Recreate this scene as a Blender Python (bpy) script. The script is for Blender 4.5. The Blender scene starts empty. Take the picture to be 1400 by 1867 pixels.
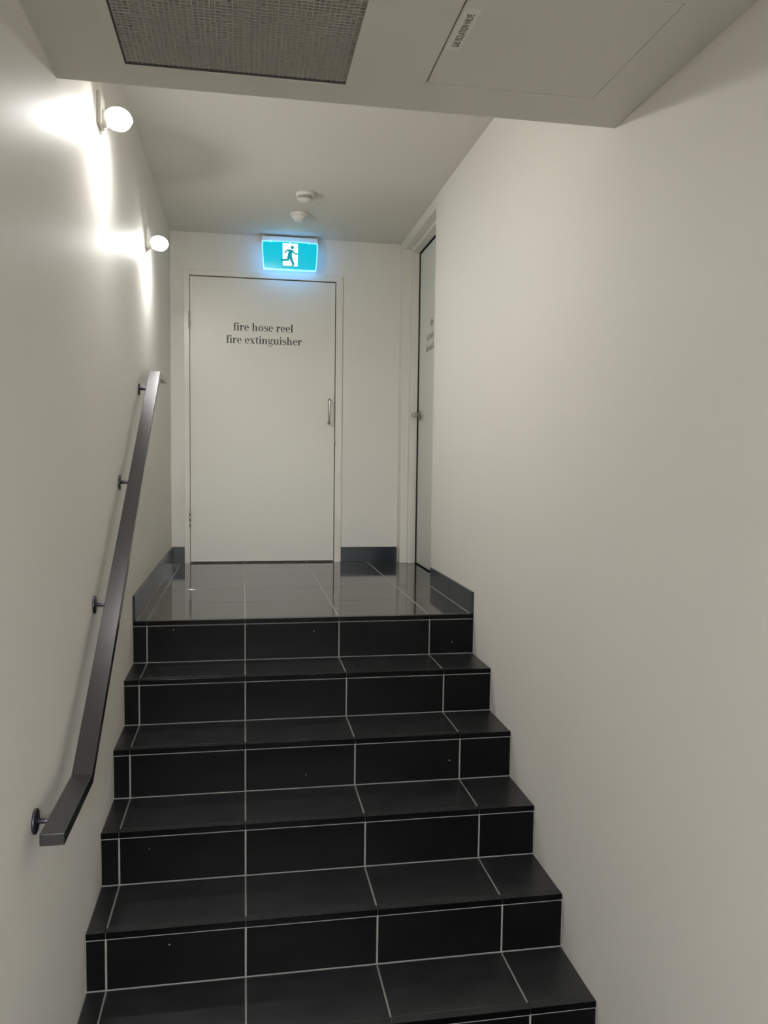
import bpy, bmesh, math, random
from mathutils import Vector, Matrix
random.seed(7)
sc = bpy.context.scene
COL = sc.collection

# ------------------------------------------------------------------ camera, world, exposure
CAM = Vector((0.5066, -3.8263, 0.7720)); YAW, PITCH, ROLL, FPX = 0.1743, -0.0668, 0.0125, 1460.37
fw = Vector((math.sin(YAW) * math.cos(PITCH), math.cos(YAW) * math.cos(PITCH), math.sin(PITCH)))
r0 = Vector((math.cos(YAW), -math.sin(YAW), 0)); u0 = r0.cross(fw)
rr = math.cos(ROLL) * r0 + math.sin(ROLL) * u0; uu = rr.cross(fw)
cam = bpy.data.cameras.new('camera'); cam.sensor_fit = 'VERTICAL'; cam.sensor_height = 36
cam.lens = FPX / 1867 * 36; cam.clip_start = 0.02
camo = bpy.data.objects.new('camera', cam); COL.objects.link(camo)
camo.matrix_world = Matrix(((rr.x, uu.x, -fw.x, CAM.x), (rr.y, uu.y, -fw.y, CAM.y), (rr.z, uu.z, -fw.z, CAM.z), (0, 0, 0, 1)))
sc.camera = camo
world = bpy.data.worlds.new('world'); sc.world = world; world.use_nodes = True
world.node_tree.nodes['Background'].inputs[0].default_value = (0.02, 0.02, 0.02, 1)
sc.view_settings.view_transform = 'Standard'; sc.view_settings.look = 'None'
sc.view_settings.gamma = 1; sc.view_settings.use_curve_mapping = False
sc.view_settings.exposure = 0.2
sc.cycles.diffuse_bounces = 8; sc.cycles.max_bounces = 14; sc.cycles.sample_clamp_indirect = 4; sc.cycles.caustics_reflective = False; sc.cycles.caustics_refractive = False
LAMP = 680.0          # radiance of the two wall lamps
LOBBY_FILL = 520.0          # radiance of the added fill panel, unseen behind the viewer

# ------------------------------------------------------------------ measured layout (metres; landing nosing is y = 0, z = 0)
W, H, G, D = 1.6431, 0.1969, 0.2976, 2.0744
ZC, ZS, YS = 2.3434, 1.8063, -1.419         # upper ceiling, bulkhead soffit, bulkhead edge
XC = [0.0, 0.0644, 0.516, 0.966, 1.4169, W]  # tile joints across
NSTEP = 6; ZL = -NSTEP * H; YB = -8.6        # lower floor and the end of the lobby
YCOR, XLEAF = 0.915, 1.765                   # corner of the right wall, face of the side door

# ------------------------------------------------------------------ materials
def new_mat(name):
    m = bpy.data.materials.new(name); m.use_nodes = True
    nt = m.node_tree; b = nt.nodes['Principled BSDF']
    return m, nt, b
def plain(name, col, rough=0.5, metal=0.0, emit=None, strength=0, bump=0.0, bscale=200, var=0.0, vscale=4, spec=0.5):
    m, nt, b = new_mat(name)
    b.inputs['Base Color'].default_value = (*col, 1); b.inputs['Roughness'].default_value = rough
    b.inputs['Metallic'].default_value = metal; b.inputs['Specular IOR Level'].default_value = spec
    if emit:
        b.inputs['Emission Color'].default_value = (*emit, 1); b.inputs['Emission Strength'].default_value = strength
    tc = nt.nodes.new('ShaderNodeTexCoord')
    if var:
        n = nt.nodes.new('ShaderNodeTexNoise'); n.inputs['Scale'].default_value = vscale; n.inputs['Detail'].default_value = 5
        mx = nt.nodes.new('ShaderNodeMix'); mx.data_type = 'RGBA'
        mx.inputs[6].default_value = (*[c * (1 - var) for c in col], 1); mx.inputs[7].default_value = (*[min(1, c * (1 + var)) for c in col], 1)
        nt.links.new(tc.outputs['Object'], n.inputs['Vector']); nt.links.new(n.outputs['Fac'], mx.inputs[0])
        nt.links.new(mx.outputs[2], b.inputs['Base Color'])
    if bump:
        n = nt.nodes.new('ShaderNodeTexNoise'); n.inputs['Scale'].default_value = bscale; n.inputs['Detail'].default_value = 3
        bp = nt.nodes.new('ShaderNodeBump'); bp.inputs['Strength'].default_value = bump; bp.inputs['Distance'].default_value = 0.002
        nt.links.new(tc.outputs['Object'], n.inputs['Vector']); nt.links.new(n.outputs['Fac'], bp.inputs['Height'])
        nt.links.new(bp.outputs['Normal'], b.inputs['Normal'])
    return m
def tile_mat(name, col, rough, speck=True, bump=0.04, spec=.5):
    m, nt, b = new_mat(name); b.inputs['Specular IOR Level'].default_value = spec
    N, L = nt.nodes.new, nt.links.new
    tc = N('ShaderNodeTexCoord'); oi = N('ShaderNodeObjectInfo')
    off = N('ShaderNodeVectorMath'); off.operation = 'ADD'
    sca = N('ShaderNodeVectorMath'); sca.operation = 'SCALE'; sca.inputs['Scale'].default_value = 17
    cmb = N('ShaderNodeCombineXYZ'); L(oi.outputs['Random'], cmb.inputs[0]); L(oi.outputs['Random'], cmb.inputs[1])
    L(cmb.outputs[0], sca.inputs[0]); L(sca.outputs[0], off.inputs[1]); L(tc.outputs['Object'], off.inputs[0])
    n1 = N('ShaderNodeTexNoise'); n1.inputs['Scale'].default_value = 9; n1.inputs['Detail'].default_value = 8; L(off.outputs[0], n1.inputs['Vector'])
    cr = N('ShaderNodeValToRGB'); L(n1.outputs['Fac'], cr.inputs[0])
    cr.color_ramp.elements[0].position = .3; cr.color_ramp.elements[1].position = .75
    cr.color_ramp.elements[0].color = (*[c * .7 for c in col], 1); cr.color_ramp.elements[1].color = (*[c * 1.35 for c in col], 1)
    vo = N('ShaderNodeTexVoronoi'); vo.inputs['Scale'].default_value = 22; L(off.outputs[0], vo.inputs['Vector'])   # small pale specks of dust
    r2 = N('ShaderNodeValToRGB'); L(vo.outputs['Distance'], r2.inputs[0])
    r2.color_ramp.elements[0].position = .045; r2.color_ramp.elements[0].color = (1, 1, 1, 1)
    r2.color_ramp.elements[1].position = .08; r2.color_ramp.elements[1].color = (0, 0, 0, 1)
    sp = N('ShaderNodeSeparateColor'); L(vo.outputs['Color'], sp.inputs[0])
    gt = N('ShaderNodeMath'); gt.operation = 'GREATER_THAN'; gt.inputs[1].default_value = .94; L(sp.outputs[0], gt.inputs[0])
    mu = N('ShaderNodeMath'); mu.operation = 'MULTIPLY'; L(gt.outputs[0], mu.inputs[0]); L(r2.outputs[0], mu.inputs[1])
    mx = N('ShaderNodeMix'); mx.data_type = 'RGBA'; L(cr.outputs[0], mx.inputs[6]); mx.inputs[7].default_value = (.34, .34, .32, 1)
    if speck: L(mu.outputs[0], mx.inputs[0])
    else: mx.inputs[0].default_value = 0
    L(mx.outputs[2], b.inputs['Base Color'])
    n2 = N('ShaderNodeTexNoise'); n2.inputs['Scale'].default_value = 5; n2.inputs['Detail'].default_value = 6; L(off.outputs[0], n2.inputs['Vector'])
    mr = N('ShaderNodeMapRange'); mr.inputs[3].default_value = rough * .75; mr.inputs[4].default_value = rough * 1.3
    L(n2.outputs['Fac'], mr.inputs[0]); L(mr.outputs[0], b.inputs['Roughness'])
    if bump:
        n3 = N('ShaderNodeTexNoise'); n3.inputs['Scale'].default_value = 160; n3.inputs['Detail'].default_value = 4; L(off.outputs[0], n3.inputs['Vector'])
        bp = N('ShaderNodeBump'); bp.inputs['Strength'].default_value = bump; bp.inputs['Distance'].default_value = .001
        L(n3.outputs['Fac'], bp.inputs['Height']); L(bp.outputs[0], b.inputs['Normal'])
    return m
PAINT = (0.72, 0.70, 0.648)
M = {
    'wall': plain('wall_paint', PAINT, 0.52, spec=.14, bump=0.05, bscale=90, var=0.02, vscale=2),
    'ceiling': plain('ceiling_paint', (0.68, 0.66, 0.60), 0.7, bump=0.04, bscale=120),
    'soffit': plain('soffit_paint', (0.68, 0.66, 0.60), 0.65, bump=0.04, bscale=120, var=.02),
    'door': plain('door_paint', (0.70, 0.685, 0.62), 0.38, bump=0.03, bscale=150),
    'door2': plain('side_door_paint', (0.62, 0.63, 0.585), 0.36, bump=0.03, bscale=150),
    'frame': plain('frame_paint', (0.70, 0.68, 0.61), 0.33),
    'tile': tile_mat('charcoal_tile', (0.0028, 0.0028, 0.0028), 0.33, spec=.07),
    'floor_tile': tile_mat('polished_floor_tile', (0.020, 0.020, 0.019), 0.07, bump=0.0),
    'tread': tile_mat('charcoal_tread_tile', (0.0145, 0.0145, 0.0150), 0.30, speck=False, spec=.5),
    'nosing': tile_mat('nosing_tile', (0.0015, 0.0015, 0.0016), 0.22, spec=.1, speck=False, bump=0),
    'skirt': tile_mat('skirting_tile', (0.018, 0.024, 0.030), 0.2, speck=False, bump=0.02),
    'lit_landing_grout': plain('lit_landing_grout', (0.36, 0.35, 0.315), 0.85, var=.1, vscale=40),  # same grout as the steps, coloured lighter for the better-lit landing
    'grout': plain('grout', (0.19, 0.184, 0.166), 0.85, var=.15, vscale=40, bump=.2, bscale=300),  # step copy of that grout, coloured darker for the dimmer flight
    'rail': plain('rail_metal', (0.105, 0.105, 0.11), 0.2, metal=0.9, bump=.03, bscale=40),
    'bracket': plain('bracket_metal', (0.07, 0.068, 0.08), 0.35, metal=0.8),
    'steel': plain('brushed_steel', (0.42, 0.40, 0.36), 0.3, metal=1.0),
    'white': plain('white_plastic', (0.72, 0.70, 0.64), 0.4),
    'slot': plain('dark_slot', (0.05, 0.05, 0.05), 0.7),
    'text': plain('grey_vinyl', (0.045, 0.045, 0.043), 0.5),
    'text2': plain('pale_grey_vinyl', (0.12, 0.12, 0.11), 0.5),
    'core': plain('grille_metal', (0.40, 0.385, 0.34), 0.55),
    'plenum': plain('plenum_black', (0.03, 0.03, 0.028), 0.9),
    'label': plain('label_film', (0.74, 0.73, 0.68), 0.35),
    'ink': plain('label_ink', (0.05, 0.05, 0.045), 0.6),
    'lamp': plain('lamp_opal', (0.9, 0.9, 0.9), 0.3, emit=(1.0, 0.985, 0.95), strength=LAMP),
    'lamp_top': plain('lamp_frosted_top', (0.85, 0.85, 0.85), 0.4, emit=(1.0, 0.985, 0.95), strength=3.0),
    'lobby': plain('lobby_fill_opal', (0.9, 0.9, 0.9), 0.3, emit=(0.94, 0.97, 1.04), strength=LOBBY_FILL),
    'teal': plain('sign_teal', (0.0, 0.1, 0.12), 0.25, emit=(0.0, 0.51, 0.68), strength=0.86),
    'figure': plain('sign_figure_teal', (0.0, 0.08, 0.1), 0.3, emit=(0.0, 0.27, 0.32), strength=0.86),
    'signwhite': plain('sign_white', (0.7, 0.7, 0.7), 0.3, emit=(0.86, 1.0, 1.0), strength=1.25),
    'rim': plain('sign_rim', (0.3, 0.4, 0.5), 0.3, emit=(0.10, 0.46, 1.0), strength=2.8),
}

# ------------------------------------------------------------------ mesh helpers
class MB:
    """collects geometry in world coordinates, links it as ONE mesh object"""
    def __init__(s): s.v = []; s.f = []; s.sm = []
    def poly(s, pts, smooth=False):
        i = len(s.v); s.v += [tuple(p) for p in pts]; s.f.append(tuple(range(i, i + len(pts)))); s.sm.append(smooth); return s
    def box(s, x0, x1, y0, y1, z0, z1):
        i = len(s.v)
        s.v += [(x0, y0, z0), (x1, y0, z0), (x1, y1, z0), (x0, y1, z0), (x0, y0, z1), (x1, y0, z1), (x1, y1, z1), (x0, y1, z1)]
        for q in ((3, 2, 1, 0), (4, 5, 6, 7), (0, 1, 5, 4), (1, 2, 6, 5), (2, 3, 7, 6), (3, 0, 4, 7)):
            s.f.append(tuple(i + k for k in q)); s.sm.append(False)
        return s
    def grid(s, fn, nu, nv, smooth=True, closed_u=False):
        i = len(s.v)
        for a in range(nu + (0 if closed_u else 1)):
            for b in range(nv + 1): s.v.append(tuple(fn(a / nu, b / nv)))
        n = nu if closed_u else nu + 1
        for a in range(nu):
            for b in range(nv):
                a2 = (a + 1) % n
                s.f.append((i + a * (nv + 1) + b, i + a2 * (nv + 1) + b, i + a2 * (nv + 1) + b + 1, i + a * (nv + 1) + b + 1)); s.sm.append(smooth)
        return s
    def lathe(s, prof, c, axis=(0, 0, 1), n=32, smooth=True):
        ax = Vector(axis).normalized(); e1 = ax.orthogonal().normalized(); e2 = ax.cross(e1); c = Vector(c)
        m = len(prof) - 1
        def fn(u, v):
            r, h = prof[round(v * m)]; t = 2 * math.pi * u
            return c + ax * h + (e1 * math.cos(t) + e2 * math.sin(t)) * r
        return s.grid(fn, n, m, smooth, True)
    def cyl(s, a, b, r, n=20, bev=None):
        a, b = Vector(a), Vector(b); L = (b - a).length; k = bev if bev is not None else min(r * .15, L * .2)
        return s.lathe([(0, 0), (r - k, 0), (r, k), (r, L - k), (r - k, L), (0, L)], a, b - a, n)
    def tube(s, pts, r, n=12):
        pts = [Vector(p) for p in pts]; rings = []
        for j, p in enumerate(pts):
            d = (pts[min(j + 1, len(pts) - 1)] - pts[max(j - 1, 0)]).normalized()
            e1 = d.cross(Vector((0, 0, 1)));
            if e1.length < .05: e1 = d.cross(Vector((1, 0, 0)))
            e1.normalize(); e2 = d.cross(e1)
            rings.append([p + (e1 * math.cos(2 * math.pi * k / n) + e2 * math.sin(2 * math.pi * k / n)) * r for k in range(n)])
        i = len(s.v)
        for R in rings: s.v += [tuple(q) for q in R]
        for j in range(len(rings) - 1):
            for k in range(n):
                s.f.append((i + j * n + k, i + j * n + (k + 1) % n, i + (j + 1) * n + (k + 1) % n, i + (j + 1) * n + k)); s.sm.append(True)
        s.f.append(tuple(i + k for k in range(n))); s.sm.append(False)
        s.f.append(tuple(i + (len(rings) - 1) * n + k for k in range(n))); s.sm.append(False)
        return s
    def build(s, name, mat, parent=None, bevel=0.0, seg=2):
        o0 = wloc(parent)
        me = bpy.data.meshes.new(name); me.from_pydata([tuple(Vector(p) - o0) for p in s.v], [], s.f)
        for p, q in zip(me.polygons, s.sm): p.use_smooth = q
        bm = bmesh.new(); bm.from_mesh(me); bmesh.ops.remove_doubles(bm, verts=bm.verts, dist=1e-6)
        bmesh.ops.recalc_face_normals(bm, faces=bm.faces)
        if bevel:
            es = [e for e in bm.edges if len(e.link_faces) == 2 and e.calc_face_angle(0) > .6]
            bmesh.ops.bevel(bm, geom=es, offset=bevel, segments=seg, profile=.5, affect='EDGES', clamp_overlap=True)
        bm.to_mesh(me); bm.free()
        me.materials.append(M[mat] if isinstance(mat, str) else mat)
        o = bpy.data.objects.new(name, me); COL.objects.link(o)
        if parent: o.parent = parent
        return o
def wloc(o):
    p = Vector((0, 0, 0))
    while o: p += Vector(o.location); o = o.parent
    return p
def tag(o, label, cat, group=None, kind=None):
    o['label'] = label; o['category'] = cat
    if group: o['group'] = group
    if kind: o['kind'] = kind
    return o
def empty(name, loc, label, cat, group=None, kind=None):
    o = bpy.data.objects.new(name, None); COL.objects.link(o); o.location = loc; o.empty_display_size = .1
    return tag(o, label, cat, group, kind)
_cache = {}
def piece(name, mat, parent, x0, x1, y0, y1, z0, z1, bevel=0.0012):
    """one bevelled tile, alike pieces share their mesh"""
    key = (name, mat, round(x1 - x0, 4), round(y1 - y0, 4), round(z1 - z0, 4), bevel)
    c = Vector(((x0 + x1) / 2, (y0 + y1) / 2, (z0 + z1) / 2))
    if key not in _cache:
        a, b, d = (x1 - x0) / 2, (y1 - y0) / 2, (z1 - z0) / 2
        o = MB().box(-a, a, -b, b, -d, d).build(name, mat, None, bevel, 1); _cache[key] = o.data
    else:
        o = bpy.data.objects.new(name, _cache[key]); COL.objects.link(o)
    o.parent = parent; o.location = c - wloc(parent)
    if name == 'nosing_tile' and len(o.data.materials) == 1:      # tread top; polished front coloured blacker for the dark floor it mirrors
        o.data.materials.append(M['tread'])
        for p in o.data.polygons:
            if p.normal.z > .9: p.material_index = 1
    return o

# ------------------------------------------------------------------ the shell
T = 0.16
wl = MB().box(-T, 0, YB, D + T, ZL - .2, ZC + .2).build('wall_left', 'wall')
tag(wl, 'long off-white painted wall on the left carrying the handrail and lamps', 'wall', kind='structure')
m = MB(); m.box(W, W + .36, YB, YCOR, ZL - .2, ZC + .2)
wr = m.build('wall_right', 'wall', bevel=.006)
MB().box(XLEAF + .045, W + .36, YCOR, D, -.2, ZC + .2).build('recess_lining', 'wall', wr)
tag(wr, 'long off-white painted wall on the right ending at the side door', 'wall', kind='structure')
DX0, DX1, DZ1 = 0.1300, 1.1715, 2.0465       # opening of the cupboard door
m = MB()
m.box(0, DX0 - .02, D, D + T, -.2, ZC + .2).box(DX1 + .02, W + .36, D, D + T, -.2, ZC + .2).box(DX0 - .02, DX1 + .02, D, D + T, DZ1 + .02, ZC + .2)
wb = m.build('wall_back', 'wall')
tag(wb, 'off-white end wall of the landing around the cupboard door', 'wall', kind='structure')
MB().box(DX0 - .02, DX1 + .02, D + .075, D + T, -.02, DZ1 + .02).build('cupboard_lining', 'slot', wb)
wf = MB().box(-T, W + .36, YB - T, YB, ZL - .2, ZC + .2).build('wall_front', 'wall')
tag(wf, 'off-white wall closing the lobby behind the viewer', 'wall', kind='structure')
ce = MB().box(0, W, YS - .02, YCOR, ZC, ZC + .15).box(0, W + .36, YCOR, D, ZC, ZC + .15).build('ceiling', 'ceiling')
tag(ce, 'flat off-white ceiling above the landing with detectors on it', 'ceiling', kind='structure')
# bulkhead: soffit plate with the openings for grille and hatch
VX0, VX1, VY1, VY0 = 0.194, 0.788, -1.537, -2.131
HX0, HX1, HY1, HY0 = 1.000, 1.490, -1.597, -2.087
xs = sorted({0, W, VX0, VX1, HX0, HX1}); ys = sorted({YB, YS, VY0, VY1, HY0, HY1})
m = MB()
for i in range(len(xs) - 1):
    for j in range(len(ys) - 1):
        cx, cy = (xs[i] + xs[i + 1]) / 2, (ys[j] + ys[j + 1]) / 2
        if VX0 < cx < VX1 and VY0 < cy < VY1: continue
        if HX0 < cx < HX1 and HY0 < cy < HY1: continue
        m.box(xs[i], xs[i + 1], ys[j], ys[j + 1], ZS, ZS + .016)
m.box(0, W, YS - .02, YS, ZS + .016, ZC + .1)
m.box(0, W, YB, YS - .02, ZS + .30, ZS + .32)
bulk = m.build('bulkhead', 'soffit', ce)

# ------------------------------------------------------------------ staircase, floors
J = 0.0065; TT = 0.008      # joint width, tile thickness
st = empty('staircase', (W / 2, 0, 0), 'flight of black tiled steps with pale grout leading up to the landing', 'staircase')
NB, NF = 0.030, 0.021        # nosing strip: depth on the tread, height on the riser
for k in range(NSTEP):
    yf, z1, z0 = -k * G, -k * H, -(k + 1) * H
    body = MB()
    yback = (-(k - 1) * G) if k else .04
    body.box(.001, W - .001, yf + .0022, yback + .0022 + (.05 if k else 0), z0 - .02 if k < NSTEP - 1 else z0 - .1, z1 - .0022)
    step = body.build('step', 'grout', st)
    for i in range(5):
        x0 = XC[i] + (J / 2 if i else .003); x1 = XC[i + 1] - (J / 2 if i < 4 else .003)
        piece('riser_tile', 'tile', step, x0, x1, yf, yf + TT, z0 + .003, z1 - NF - .0045)
        a0, a1 = (XC[i] + .0006 if i else .002), (XC[i + 1] - .0006 if i < 4 else W - .002)
        piece('nosing_tile', 'nosing', step, a0, a1, yf - .002, yf + NB, z1 - NF, z1 + .0006, .0016)
        if k:
            piece('tread_tile', 'tread', step, x0, x1, yf + NB + .0008, yback - .003, z1 - TT, z1)
fl = tag(MB().box(0, W + .36, .035, D + .15, -.25, -.0007).build('floor', 'lit_landing_grout'),
         'landing floor of polished charcoal tiles at the top of the steps', 'floor', kind='structure')
rows = [NB + .0008, .45, .90, 1.35, 1.80, D]
for j in range(5):
    for i in range(5):
        x0 = XC[i] + (J * .42 if i else .0175); x1 = XC[i + 1] - (J * .42 if i < 4 else .0175)
        y0 = rows[j] + (J * .22 if j else 0); y1 = rows[j + 1] - (J * .22 if j < 4 else .016)
        if i == 4 and y0 > YCOR - .03: x1 = XLEAF + .04
        piece('floor_tile', 'floor_tile', fl, x0, x1, y0, y1, -TT, 0, .0003)
fl2 = tag(MB().box(0, W, YB, -(NSTEP - 1) * G + .05, ZL - .2, ZL - .0022).build('floor', 'grout'),
          'lower floor of dark tiles at the foot of the steps', 'floor', kind='structure')
y = -(NSTEP - 1) * G
while y > YB + .05:
    yn = max(y - .45, YB)
    for i in range(5):
        x0 = XC[i] + (J / 2 if i else .003); x1 = XC[i + 1] - (J / 2 if i < 4 else .003)
        piece('floor_tile', 'tile', fl2, x0, x1, yn + J / 2, y - J / 2, ZL - TT, ZL)
    y = yn
# skirting tiles
SK = 0.012
def skirt(name, label, boxes):
    o = empty(name, (boxes[0][0], boxes[0][2], 0.0006), label, 'skirting', kind='structure')
    for b in boxes: piece('skirting_tile', 'skirt', o, *b, .0012)
skirt('baseboard_left', 'dark tile skirting along the left wall of the landing',
      [(0.0003, SK, .002 + a, .002 + b - .002, .0006, .120) for a, b in ((0, .60), (.60, 1.20), (1.20, 1.80), (1.80, D - .0025))])
skirt('baseboard_right', 'dark tile skirting at the end of the right wall beside the steps',
      [(W - SK, W - .0003, .002, .45, .0006, .112), (W - SK, W - .0003, .452, YCOR - .006, .0006, .112)])
skirt('baseboard_back', 'narrow dark skirting tile between the left wall and the cupboard door', [(SK + .001, .0915, D - SK, D - .0003, .0006, .119)])
skirt('baseboard_back', 'wide dark skirting tile between the cupboard door and the side door', [(1.2225, W - .001, D - SK, D - .0003, .0006, .110)])

# ------------------------------------------------------------------ hand-drawn serif letters (bold, high contrast), unit = 1/1000 em
XH, AS, ST, TN = 480, 710, 128, 38
def rect(x0, x1, y0, y1): return [[(x0, y0), (x1, y0), (x1, y1), (x0, y1)]]
def ell(cx, cy, rx, ry, n=22): return [[(cx + rx * math.cos(2 * math.pi * i / n), cy + ry * math.sin(2 * math.pi * i / n)) for i in range(n)]]
def ring(cx, cy, rx, ry, ix, iy, a0=0, a1=360, n=36):
    out = []
    for i in range(n):
        t0, t1 = math.radians(a0 + (a1 - a0) * i / n), math.radians(a0 + (a1 - a0) * (i + 1) / n)
        out.append([(cx + rx * math.cos(t0), cy + ry * math.sin(t0)), (cx + rx * math.cos(t1), cy + ry * math.sin(t1)),
                    (cx + ix * math.cos(t1), cy + iy * math.sin(t1)), (cx + ix * math.cos(t0), cy + iy * math.sin(t0))])
    return out
def stroke(pts, ws):
    out = []; n = len(pts); L = []
    for i, (x, y) in enumerate(pts):
        x0, y0 = pts[max(i - 1, 0)]; x1, y1 = pts[min(i + 1, n - 1)]
        d = math.hypot(x1 - x0, y1 - y0); nx, ny = -(y1 - y0) / d * ws[i] / 2, (x1 - x0) / d * ws[i] / 2
        L.append(((x + nx, y + ny), (x - nx, y - ny)))
    for a, b in zip(L, L[1:]): out.append([a[0], b[0], b[1], a[1]])
    return out
def stem(x, y0, y1, foot=True, flag=True):
    o = rect(x, x + ST, y0, y1)
    if foot: o += rect(x - 46, x + ST + 46, y0, y0 + TN)
    if flag: o += [[(x - 46, y1 - TN), (x, y1 - TN - 16), (x + 4, y1), (x - 46, y1 - 8)]]
    return o
def arch(x0, x1):   # thin shoulder growing into a stem whose right side is x1
    return ring(x1 - 150, 330, 150, 150, 32, 112, 0, 150, 16) + rect(x1 - ST, x1, 0, 332) + rect(x1 - ST - 40, x1 + 46, 0, TN)
GL = {
    ' ': (250, []),
    'i': (262, stem(70, 0, XH) + ell(129, 640, 72, 72)),
    'l': (262, stem(70, 0, AS)),
    'f': (310, stem(80, 0, 560, True, False) + rect(20, 300, XH - TN, XH) + ring(226, 560, 146, 156, 30, 118, 40, 180, 14) + ell(300, 622, 52, 52)),
    't': (330, rect(90, 208, 90, 600) + rect(24, 310, XH - TN, XH) + ring(225, 120, 135, 130, 22, 84, 180, 320, 14)),
    'r': (400, stem(70, 0, XH) + ring(300, 330, 130, 150, 70, 108, 60, 180, 12) + ell(338, 408, 66, 66)),
    'n': (560, stem(70, 0, XH) + arch(70, 470)),
    'h': (560, stem(70, 0, AS) + arch(70, 470)),
    'u': (560, stem(70, 120, XH, False) + ring(218, 148, 148, 158, 32, 112, 180, 330, 16) + rect(352, 470, 0, XH) + rect(352, 530, 0, TN)
          + [[(306, XH - TN), (352, XH - TN - 16), (356, XH), (306, XH - 8)]]),
    'o': (510, ring(255, 240, 225, 252, 104, 218)),
    'e': (450, ring(232, 240, 205, 252, 88, 216, 0, 318) + rect(120, 425, 250, 250 + TN)),
    'c': (440, ring(232, 240, 205, 252, 88, 216, 48, 318) + ell(358, 372, 60, 60)),
    's': (400, stroke([(330, 372), (316, 430), (250, 472), (180, 476), (105, 440), (84, 366), (130, 300), (215, 262), (298, 214), (336, 140), (316, 60), (240, 12), (165, 6), (90, 44), (66, 118)],
                      [30, 34, 40, 50, 72, 98, 116, 124, 116, 98, 74, 50, 40, 36, 30]) + rect(52, 84, 10, 150) + rect(316, 346, 340, 470)),
    'x': (510, [[(60, XH - TN), (200, XH - TN), (450, TN), (310, TN)]] + stroke([(110, TN), (410, XH - TN)], [38, 38])
          + rect(20, 250, XH - TN, XH) + rect(320, 490, XH - TN, XH) + rect(20, 190, 0, TN) + rect(270, 500, 0, TN)),
    'g': (490, ring(215, 320, 180, 165, 78, 132) + stroke([(110, 190), (80, 140), (100, 90), (180, 72)], [40, 60, 84, 96])
          + stroke([(160, 72), (330, 66), (410, 20), (425, -60), (370, -140), (235, -178), (110, -160), (56, -100), (80, -40), (160, 20)], [96, 100, 90, 70, 52, 42, 46, 56, 48, 36])
          + stroke([(330, 420), (390, 470), (440, 466)], [30, 34, 60]) + ell(446, 440, 44, 44)),
    'd': (570, ring(225, 240, 195, 252, 84, 214) + rect(352, 470, 0, AS) + rect(352, 530, 0, TN) + [[(306, AS - TN), (352, AS - TN - 16), (356, AS), (306, AS - 8)]]),
    'b': (560, stem(70, 0, AS, False) + ring(315, 240, 205, 252, 92, 214)),
    'p': (560, stem(70, -210, XH) + ring(315, 240, 205, 252, 92, 214)),
    'k': (560, stem(70, 0, AS) + stroke([(188, 210), (430, XH - TN)], [40, 40]) + [[(270, 290), (350, 350), (530, TN), (390, TN)]]
          + rect(330, 500, XH - TN, XH) + rect(340, 560, 0, TN)),
}
def letter_line(name, text, mat, parent, place, width):
    """place(u, v) -> world point, u along the line from its middle, v up from the baseline (metres)"""
    adv = sum(GL[c][0] for c in text); k = width / adv; pen = -adv / 2; m = MB()
    for c in text:
        a, polys = GL[c]
        for pl in polys: m.poly([place((pen + x) * k, y * k) for x, y in pl])
        pen += a
    return m.build(name, mat, parent)

# ------------------------------------------------------------------ door_1: the fire cupboard
d1 = empty('door_1', ((DX0 + DX1) / 2, D, 0), 'off-white flush cupboard door lettered fire hose reel fire extinguisher', 'door', kind='structure')
m = MB(); F0 = D - .012
m.box(.0925, DX0, F0, D + .055, 0, 2.087).box(DX1, 1.2195, F0, D + .055, 0, 2.087).box(DX0, DX1, F0, D + .055, DZ1, 2.087)
m.box(DX0, DX0 + .012, D + .05, D + .07, 0, DZ1).box(DX1 - .012, DX1, D + .05, D + .07, 0, DZ1).box(DX0, DX1, D + .05, D + .07, DZ1 - .012, DZ1)
m.build('door_frame', 'frame', d1, .0015)
LF = D - .002
leaf = MB().box(DX0 + .0035, DX1 - .0055, LF, LF + .038, .010, DZ1 - .0065).build('door_leaf', 'door', d1, .0015)
letter_line('lettering', 'fire hose reel', 'text', leaf, lambda u, v: (.648 + u, LF - .0006, 1.672 + v), .428)
letter_line('lettering', 'fire extinguisher', 'text', leaf, lambda u, v: (.654 + u, LF - .0006, 1.582 + v), .540)
hx = 1.124
MB().tube([(hx, LF, 1.196), (hx, LF - .036, 1.196), (hx, LF - .044, 1.192), (hx, LF - .048, 1.184), (hx, LF - .048, 1.036), (hx, LF - .044, 1.028), (hx, LF - .036, 1.024), (hx, LF, 1.024)], .0075).build('pull_handle', 'steel', leaf)
for zc in (1.733, .325):
    h = MB()
    for q in range(3): h.cyl((DX0 + .001, F0 - .004, zc - .06 + q * .0402), (DX0 + .001, F0 - .004, zc - .06 + q * .0402 + .0392), .0065, 12)
    h.build('hinge', 'steel', d1)
MB().cyl((DX1 - .001, LF - .012, .868), (DX1 - .001, LF - .012, .908), .0045, 10).box(DX1 - .008, DX1 + .004, LF - .012, LF + .002, .874, .886).build('catch', 'steel', d1)

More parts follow.
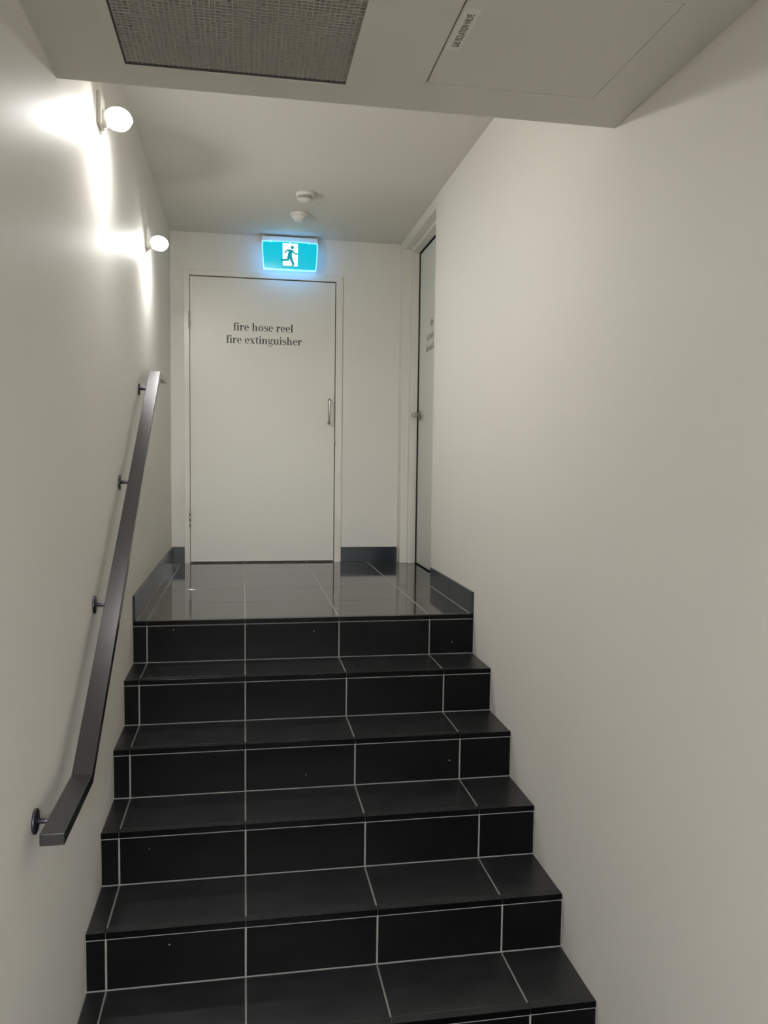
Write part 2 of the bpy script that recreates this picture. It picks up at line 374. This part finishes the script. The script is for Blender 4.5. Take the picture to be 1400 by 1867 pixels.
# ------------------------------------------------------------------ door_2: the recessed side door
d2 = empty('door_2', (XLEAF, (YCOR + D) / 2, 0), 'pale grey recessed door on the right, its lettering half hidden by the wall corner', 'door', kind='structure')
ZH = 2.250
def profile_jamb(m, ya, yb_, stop_to):       # a jamb at the end ya..yb_, its stop reaching stop_to
    m.box(W + .002, 1.700, min(ya, yb_), max(ya, yb_), 0, ZC)
    m.box(1.700, 1.757, min(ya, stop_to), max(ya, stop_to), 0, ZC)
m = MB(); profile_jamb(m, D, 1.955, 1.930); profile_jamb(m, YCOR, .965, .985)
m.box(W + .002, 1.700, .965, 1.955, 2.276, ZC); m.box(1.700, 1.757, .985, 1.930, ZH, ZC)
m.build('door_frame', 'frame', d2, .003)
MB().box(1.7565, XLEAF + .045, 1.944, D, 0, ZC).box(1.7565, XLEAF + .045, YCOR, .974, 0, ZC).box(1.7565, XLEAF + .045, .974, 1.944, ZH + .012, ZC).build('shaded_gap', 'slot', d2)  # dark filler, its colour stands for the shade in the gap round the leaf
leaf2 = MB().box(XLEAF, XLEAF + .040, .9895, 1.9190, .009, ZH - .008).build('door_leaf', 'door2', d2, .0012)
for txt, z, wd in (('fire door', 1.676, .255), ('do not obstruct', 1.590, .445), ('do not keep open', 1.515, .495)):
    letter_line('lettering', txt, 'text2', leaf2, lambda u, v, z=z: (XLEAF - .0006, 1.455 - u, z + v), wd)
LY, LZ = 1.868, 1.088
m = MB().cyl((XLEAF, LY, LZ), (XLEAF - .010, LY, LZ), .029, 28)
m.cyl((XLEAF - .008, LY, LZ), (XLEAF - .050, LY, LZ), .0085, 16)
m.box(XLEAF - .062, XLEAF - .044, LY - .118, LY + .012, LZ - .0135, LZ + .0135)
m.build('lever_handle', 'steel', leaf2, .0015)

# ------------------------------------------------------------------ handrail
RA, RW, RT = 0.0373, 0.0563, 0.0295
PATH = [(-1.8998, -.1150), (-1.5428, -.1150), (.4009, 1.1974), (.7641, 1.1974)]
hr = empty('handrail', (0, -1.8, -.13), 'dark metal flat-bar handrail climbing the left wall on round-plate brackets', 'handrail')
def offset_path(t):
    out = []
    for i, (yy, zz) in enumerate(PATH):
        nrm = []
        for a, b in ((i - 1, i), (i, i + 1)):
            if a >= 0 and b < len(PATH):
                dy, dz = PATH[b][0] - PATH[a][0], PATH[b][1] - PATH[a][1]; L = math.hypot(dy, dz); nrm.append((dz / L, -dy / L))
        nx = sum(n[0] for n in nrm) / len(nrm); nz = sum(n[1] for n in nrm) / len(nrm); q = nx * nx + nz * nz
        out.append((yy + nx / q * t, zz + nz / q * t))
    return out
low = offset_path(RT)
m = MB()
for i in range(3):
    a, b, c, d = PATH[i], PATH[i + 1], low[i + 1], low[i]
    for x in (RA, RA + RW): m.poly([(x, *a), (x, *b), (x, *c), (x, *d)])
    m.poly([(RA, *a), (RA + RW, *a), (RA + RW, *b), (RA, *b)]); m.poly([(RA, *d), (RA + RW, *d), (RA + RW, *c), (RA, *c)])
for i in (0, 3): m.poly([(RA, *PATH[i]), (RA + RW, *PATH[i]), (RA + RW, *low[i]), (RA, *low[i])])
m.build('rail', 'rail', hr, .0018)
def rail_z(y): return PATH[1][1] + (y - PATH[1][0]) * (PATH[2][1] - PATH[1][1]) / (PATH[2][0] - PATH[1][0])
for by, bz in ((.290, rail_z(.290) - .024), (-.365, rail_z(-.365) - .020), (-.965, rail_z(-.965) - .018), (-1.790, -.115 - .016)):
    br = MB().cyl((.0002, by, bz), (.0062, by, bz), .031, 28).build('wall_bracket', 'bracket', hr)
    MB().cyl((.004, by, bz), (RA + .004, by, bz), .0068, 14).build('peg', 'bracket', br)

# ------------------------------------------------------------------ wall lamps
def sconce(y, z, label):
    r = empty('wall_lamp', (0, y, z), label, 'lamp', 'wall lamps above the handrail')
    MB().box(0, .015, y - .042, y + .042, z - .030, z + .082).build('back_plate', 'white', r, .004)
    MB().cyl((.014, y, z), (.030, y, z), .030, 24).build('lamp_holder', 'white', r)
    cx, ax, ay, az = .066, .046, .052, .036
    ts = [math.pi * t / 24 for t in range(25)]
    def bowl(name, mat, part, axis, grow):
        m = MB(); m.lathe([(math.sin(t), -math.cos(t)) for t in part], (0, 0, 0), axis, 32)
        m.v = [(cx + p[0] * (ax + grow), y + p[1] * (ay + grow), z + p[2] * (az + grow)) for p in m.v]
        m.build(name, mat, r)
    bowl('opal_front', 'lamp', ts[13:], (1, 0, 0), 0)          # bright front glass
    bowl('frosted_back', 'lamp_top', ts[:14], (1, 0, 0), 0)    # dimmer frosted rear
    bowl('shade_cap', 'lamp_top', ts[12:], (0, 0, 1), .004)
    return r
sconce(-.760, 1.965, 'glowing white wall lamp nearer the ceiling bulkhead, the larger glare')
sconce(.640, 1.890, 'glowing white wall lamp farther along, above the top of the handrail')
# added fill panel, unseen behind the viewer, to brighten the lower stairs
LPY = -7.2
lo = empty('fill_panel', (.82, LPY, ZS), 'square flat fill-light panel added unseen over the lobby behind the viewer', 'lamp')
m = MB()
for q in ((.50, 1.14, LPY - .32, LPY - .30), (.50, 1.14, LPY + .30, LPY + .32), (.50, .52, LPY - .30, LPY + .30), (1.12, 1.14, LPY - .30, LPY + .30)): m.box(*q, ZS - .018, ZS)
m.build('panel_frame', 'white', lo)
MB().box(.52, 1.12, LPY - .30, LPY + .30, ZS - .010, ZS - .001).build('diffuser', 'lobby', lo)

# ------------------------------------------------------------------ exit sign
ex = empty('exit_sign', (.827, D, 2.2), 'lit teal exit sign with a white running-person pictogram above the cupboard door', 'sign')
SX0, SX1, SZ1, SZ0 = .634, 1.026, 2.286, 2.090
MB().box(SX0 - .002, SX1 + .002, 1.990, D, 2.286, 2.328).box(SX0 + .03, SX1 - .03, 2.03, D, 2.15, 2.29).build('housing', 'white', ex, .004)
def sy(u, v):   # front surface of the bowed acrylic blade, u,v in 0..1 (v from top)
    return 1.972 - .020 * (1 - (2 * u - 1) ** 2) - .012 * math.sin(math.pi * v * .9)
def sp(u, v, d=0.0):
    inset = .012 * v * v
    return (SX0 + inset + (SX1 - SX0 - 2 * inset) * u, sy(u, v) - d, SZ1 + (SZ0 - SZ1) * v - .006 * (1 - (2 * u - 1) ** 2) * v)
MB().grid(lambda u, v: sp(.016 + .968 * u, .028 + .924 * v), 24, 12).build('sign_panel', 'teal', ex)
m = MB()
def strip(u0, u1, v0, v1, nu, nv):
    m.grid(lambda u, v: sp(u0 + (u1 - u0) * u, v0 + (v1 - v0) * v), nu, nv, False)
strip(0, 1, 0, .028, 24, 1); strip(0, 1, .952, 1, 24, 1); strip(0, .016, .028, .952, 1, 12); strip(.984, 1, .028, .952, 1, 12)
BK = lambda p: (p[0], p[1] + .016, p[2])
m.grid(lambda u, v: BK(sp(u, v)), 24, 12)
for (f, n) in ((lambda t: sp(t, 0), 24), (lambda t: sp(t, 1), 24), (lambda t: sp(0, t), 12), (lambda t: sp(1, t), 12)):
    m.grid(lambda u, v, f=f: (f(u)[0], f(u)[1] + .016 * v, f(u)[2]), n, 1, False)
m.build('lit_rim', 'rim', ex)
def picto(cx, cy, d):   # pictogram drawing units -> blade
    u = (cx - 158) / 872; v = (cy - (952 + (cx - 155) * .062)) / 455
    return sp(u, min(v, .955), d)
wd = MB()
for i in range(6):
    for j in range(8):
        q = lambda a, b: picto(478 + 236 * a / 6, 1005 + 237 * .06 * a / 6 + 355 * b / 8, .0012)
        wd.poly([q(i, j), q(i + 1, j), q(i + 1, j + 1), q(i, j + 1)])
wd.build('doorway_symbol', 'signwhite', ex)
fg = MB()
def fpoly(polys):
    for pl in polys: fg.poly([picto(x, y, .0024) for x, y in pl])
fpoly(ell(628, 1078, 26, 27, 18))
fpoly([[(556, 1112), (640, 1118), (632, 1150), (614, 1226), (548, 1222), (566, 1150)]])
fpoly(stroke([(600, 1122), (545, 1120), (508, 1168)], [24, 24, 22]))
fpoly(stroke([(622, 1126), (664, 1178), (714, 1184)], [26, 22, 20]))
fpoly(stroke([(572, 1205), (562, 1272), (558, 1276)], [44, 38, 34]) + stroke([(578, 1270), (500, 1274), (440, 1272)], [36, 34, 26]))
fpoly(stroke([(592, 1205), (622, 1290), (652, 1346)], [50, 42, 36]) + stroke([(660, 1340), (622, 1368)], [26, 22]))
fpoly([[(462, 1358), (622, 1362), (622, 1376), (462, 1374)]])
fg.build('running_figure', 'figure', ex)
for u in (.16, .50, .84):
    MB().lathe([(0, 0), (.0035, 0), (.003, .003), (0, .004)], Vector(sp(u, .035)) , (0, -1, 0), 10).build('led_stud', 'signwhite', ex)

# ------------------------------------------------------------------ detectors on the ceiling
sd = empty('smoke_detector', (.868, 1.075, ZC), 'white round smoke detector with dark vent slots on the ceiling', 'smoke detector')
c = (.868, 1.075, ZC)
MB().lathe([(0, 0), (.056, 0), (.056, -.012), (.053, -.016), (.0, -.016)], c, n=40).build('base', 'white', sd)
MB().lathe([(0, -.015), (.050, -.015), (.052, -.019), (.048, -.023), (.0, -.023)], c, n=40).build('body', 'white', sd)
MB().lathe([(.0, -.022), (.0455, -.022), (.0425, -.040), (.0, -.040)], c, n=40).build('vent_core', 'slot', sd)
for zz in (-.0285, -.0355):
    MB().lathe([(.040, zz), (.0505 + zz * .05, zz + .001), (.0505 + zz * .05, zz - .001), (.040, zz - .001)], c, n=40).build('vent_fin', 'white', sd)
MB().lathe([(.0, -.039), (.044, -.039), (.043, -.042), (.033, -.048), (.0, -.050)], c, n=40).build('cap', 'white', sd)
ps = empty('motion_sensor', (.860, 1.475, ZC), 'white domed motion sensor on the ceiling, just in front of the exit sign', 'sensor')
c = (.860, 1.475, ZC)
MB().lathe([(0, 0), (.056, 0), (.058, -.004), (.058, -.018), (.052, -.024), (0, -.024)], c, n=40).build('base', 'white', ps)
MB().lathe([(.0, -.022), (.046, -.022), (.046, -.028), (.038, -.040), (.024, -.049), (.010, -.053), (0, -.054)], c, n=40).build('lens_dome', plain('sensor_lens', (.8, .79, .75), .2), ps)

# ------------------------------------------------------------------ return-air grille and access hatch in the soffit
gr = empty('air_grille', ((VX0 + VX1) / 2, (VY0 + VY1) / 2, ZS), 'square grey egg-crate return-air grille in the bulkhead soffit', 'grille')
m = MB(); B = .012
m.box(VX0, VX0 + .003, VY0, VY1, ZS - .003, ZS + .03).box(VX1 - .003, VX1, VY0, VY1, ZS - .003, ZS + .03)
m.box(VX0, VX1, VY1 - .003, VY1, ZS - .003, ZS + .03).box(VX0, VX1, VY0, VY0 + .003, ZS - .003, ZS + .03)
for (a, b, c_, d_) in ((VX0 - .026, VX0, VY0 - .026, VY1 + .004), (VX1, VX1 + .026, VY0 - .026, VY1 + .004), (VX0, VX1, VY0 - .026, VY0), ):
    m.box(a, b, c_, d_, ZS - .003, ZS - .0002)
m.build('grille_frame', 'soffit', gr)
m = MB(); P = .0132; n = int((VX1 - VX0 - .006) / P)
for i in range(1, n + 1):
    x = VX0 + .003 + i * P - P / 2; m.box(x - .0011, x + .0011, VY0 + .003, VY1 - .003, ZS + .003, ZS + .015)
for i in range(1, n + 1):
    yv = VY0 + .003 + i * P - P / 2; m.box(VX0 + .003, VX1 - .003, yv - .0011, yv + .0011, ZS + .0025, ZS + .0145)
MB().box(VX0 + .003, VX1 - .003, VY1 - .010, VY1 - .003, ZS + .001, ZS + .030).box(VX0 + .003, VX0 + .008, VY0 + .003, VY1 - .010, ZS + .001, ZS + .030).build('shadow_strip', 'slot', gr)  # solid dark strips painting the shade line along the grille's front and left
co = m.build('egg_crate_core', 'core', gr); co['kind'] = 'stuff'
MB().box(VX0 - .01, VX1 + .01, VY0 - .01, VY1 + .01, ZS + .14, ZS + .15).box(VX0 - .012, VX0, VY0, VY1, ZS + .016, ZS + .15).box(VX1, VX1 + .012, VY0, VY1, ZS + .016, ZS + .15) \
    .box(VX0, VX1, VY1, VY1 + .012, ZS + .016, ZS + .15).box(VX0, VX1, VY0 - .012, VY0, ZS + .016, ZS + .15).build('plenum_box', 'plenum', gr)
ha = empty('access_hatch', ((HX0 + HX1) / 2, (HY0 + HY1) / 2, ZS), 'square flush ceiling hatch with a gas isolation valve label', 'hatch')
hp = MB().box(HX0 + .0045, HX1 - .0015, HY0 + .002, HY1 - .0018, ZS - .0002, ZS + .0158).build('hatch_panel', 'soffit', ha, .0008)
MB().box(HX0 - .01, HX1 + .01, HY0 - .01, HY1 + .01, ZS + .0162, ZS + .03).build('hatch_lining', 'plenum', ha)
LX0, LX1, LY0, LY1 = 1.0075, 1.0470, -1.972, -1.783
lb = MB().box(LX0, LX1, LY0, LY1, ZS - .0008, ZS - .0002).build('label', 'label', ha)
cu = bpy.data.curves.new('label_text', 'FONT'); cu.body = 'GAS ISOLATION VALVE'; cu.align_x = 'CENTER'; cu.align_y = 'CENTER'; cu.size = 1; cu.offset = .012
to = bpy.data.objects.new('label_text_source', cu); COL.objects.link(to)
bpy.context.view_layer.update()
me = bpy.data.meshes.new_from_object(to.evaluated_get(bpy.context.evaluated_depsgraph_get())); bpy.data.objects.remove(to)
xs_ = [v.co.x for v in me.vertices]; ys_ = [v.co.y for v in me.vertices]
sx, sy_ = .150 / (max(xs_) - min(xs_)), .0185 / (max(ys_) - min(ys_))
o0 = wloc(ha)
for v in me.vertices:   # text runs towards the lobby, its top towards the left wall, facing down
    u, t = (v.co.x - (max(xs_) + min(xs_)) / 2) * sx, (v.co.y - (max(ys_) + min(ys_)) / 2) * sy_
    v.co = Vector((1.0290 - t, -1.876 - u, ZS - .0012)) - o0
me.materials.clear(); me.materials.append(M['ink'])
lt = bpy.data.objects.new('label_lettering', me); COL.objects.link(lt); lt.parent = ha
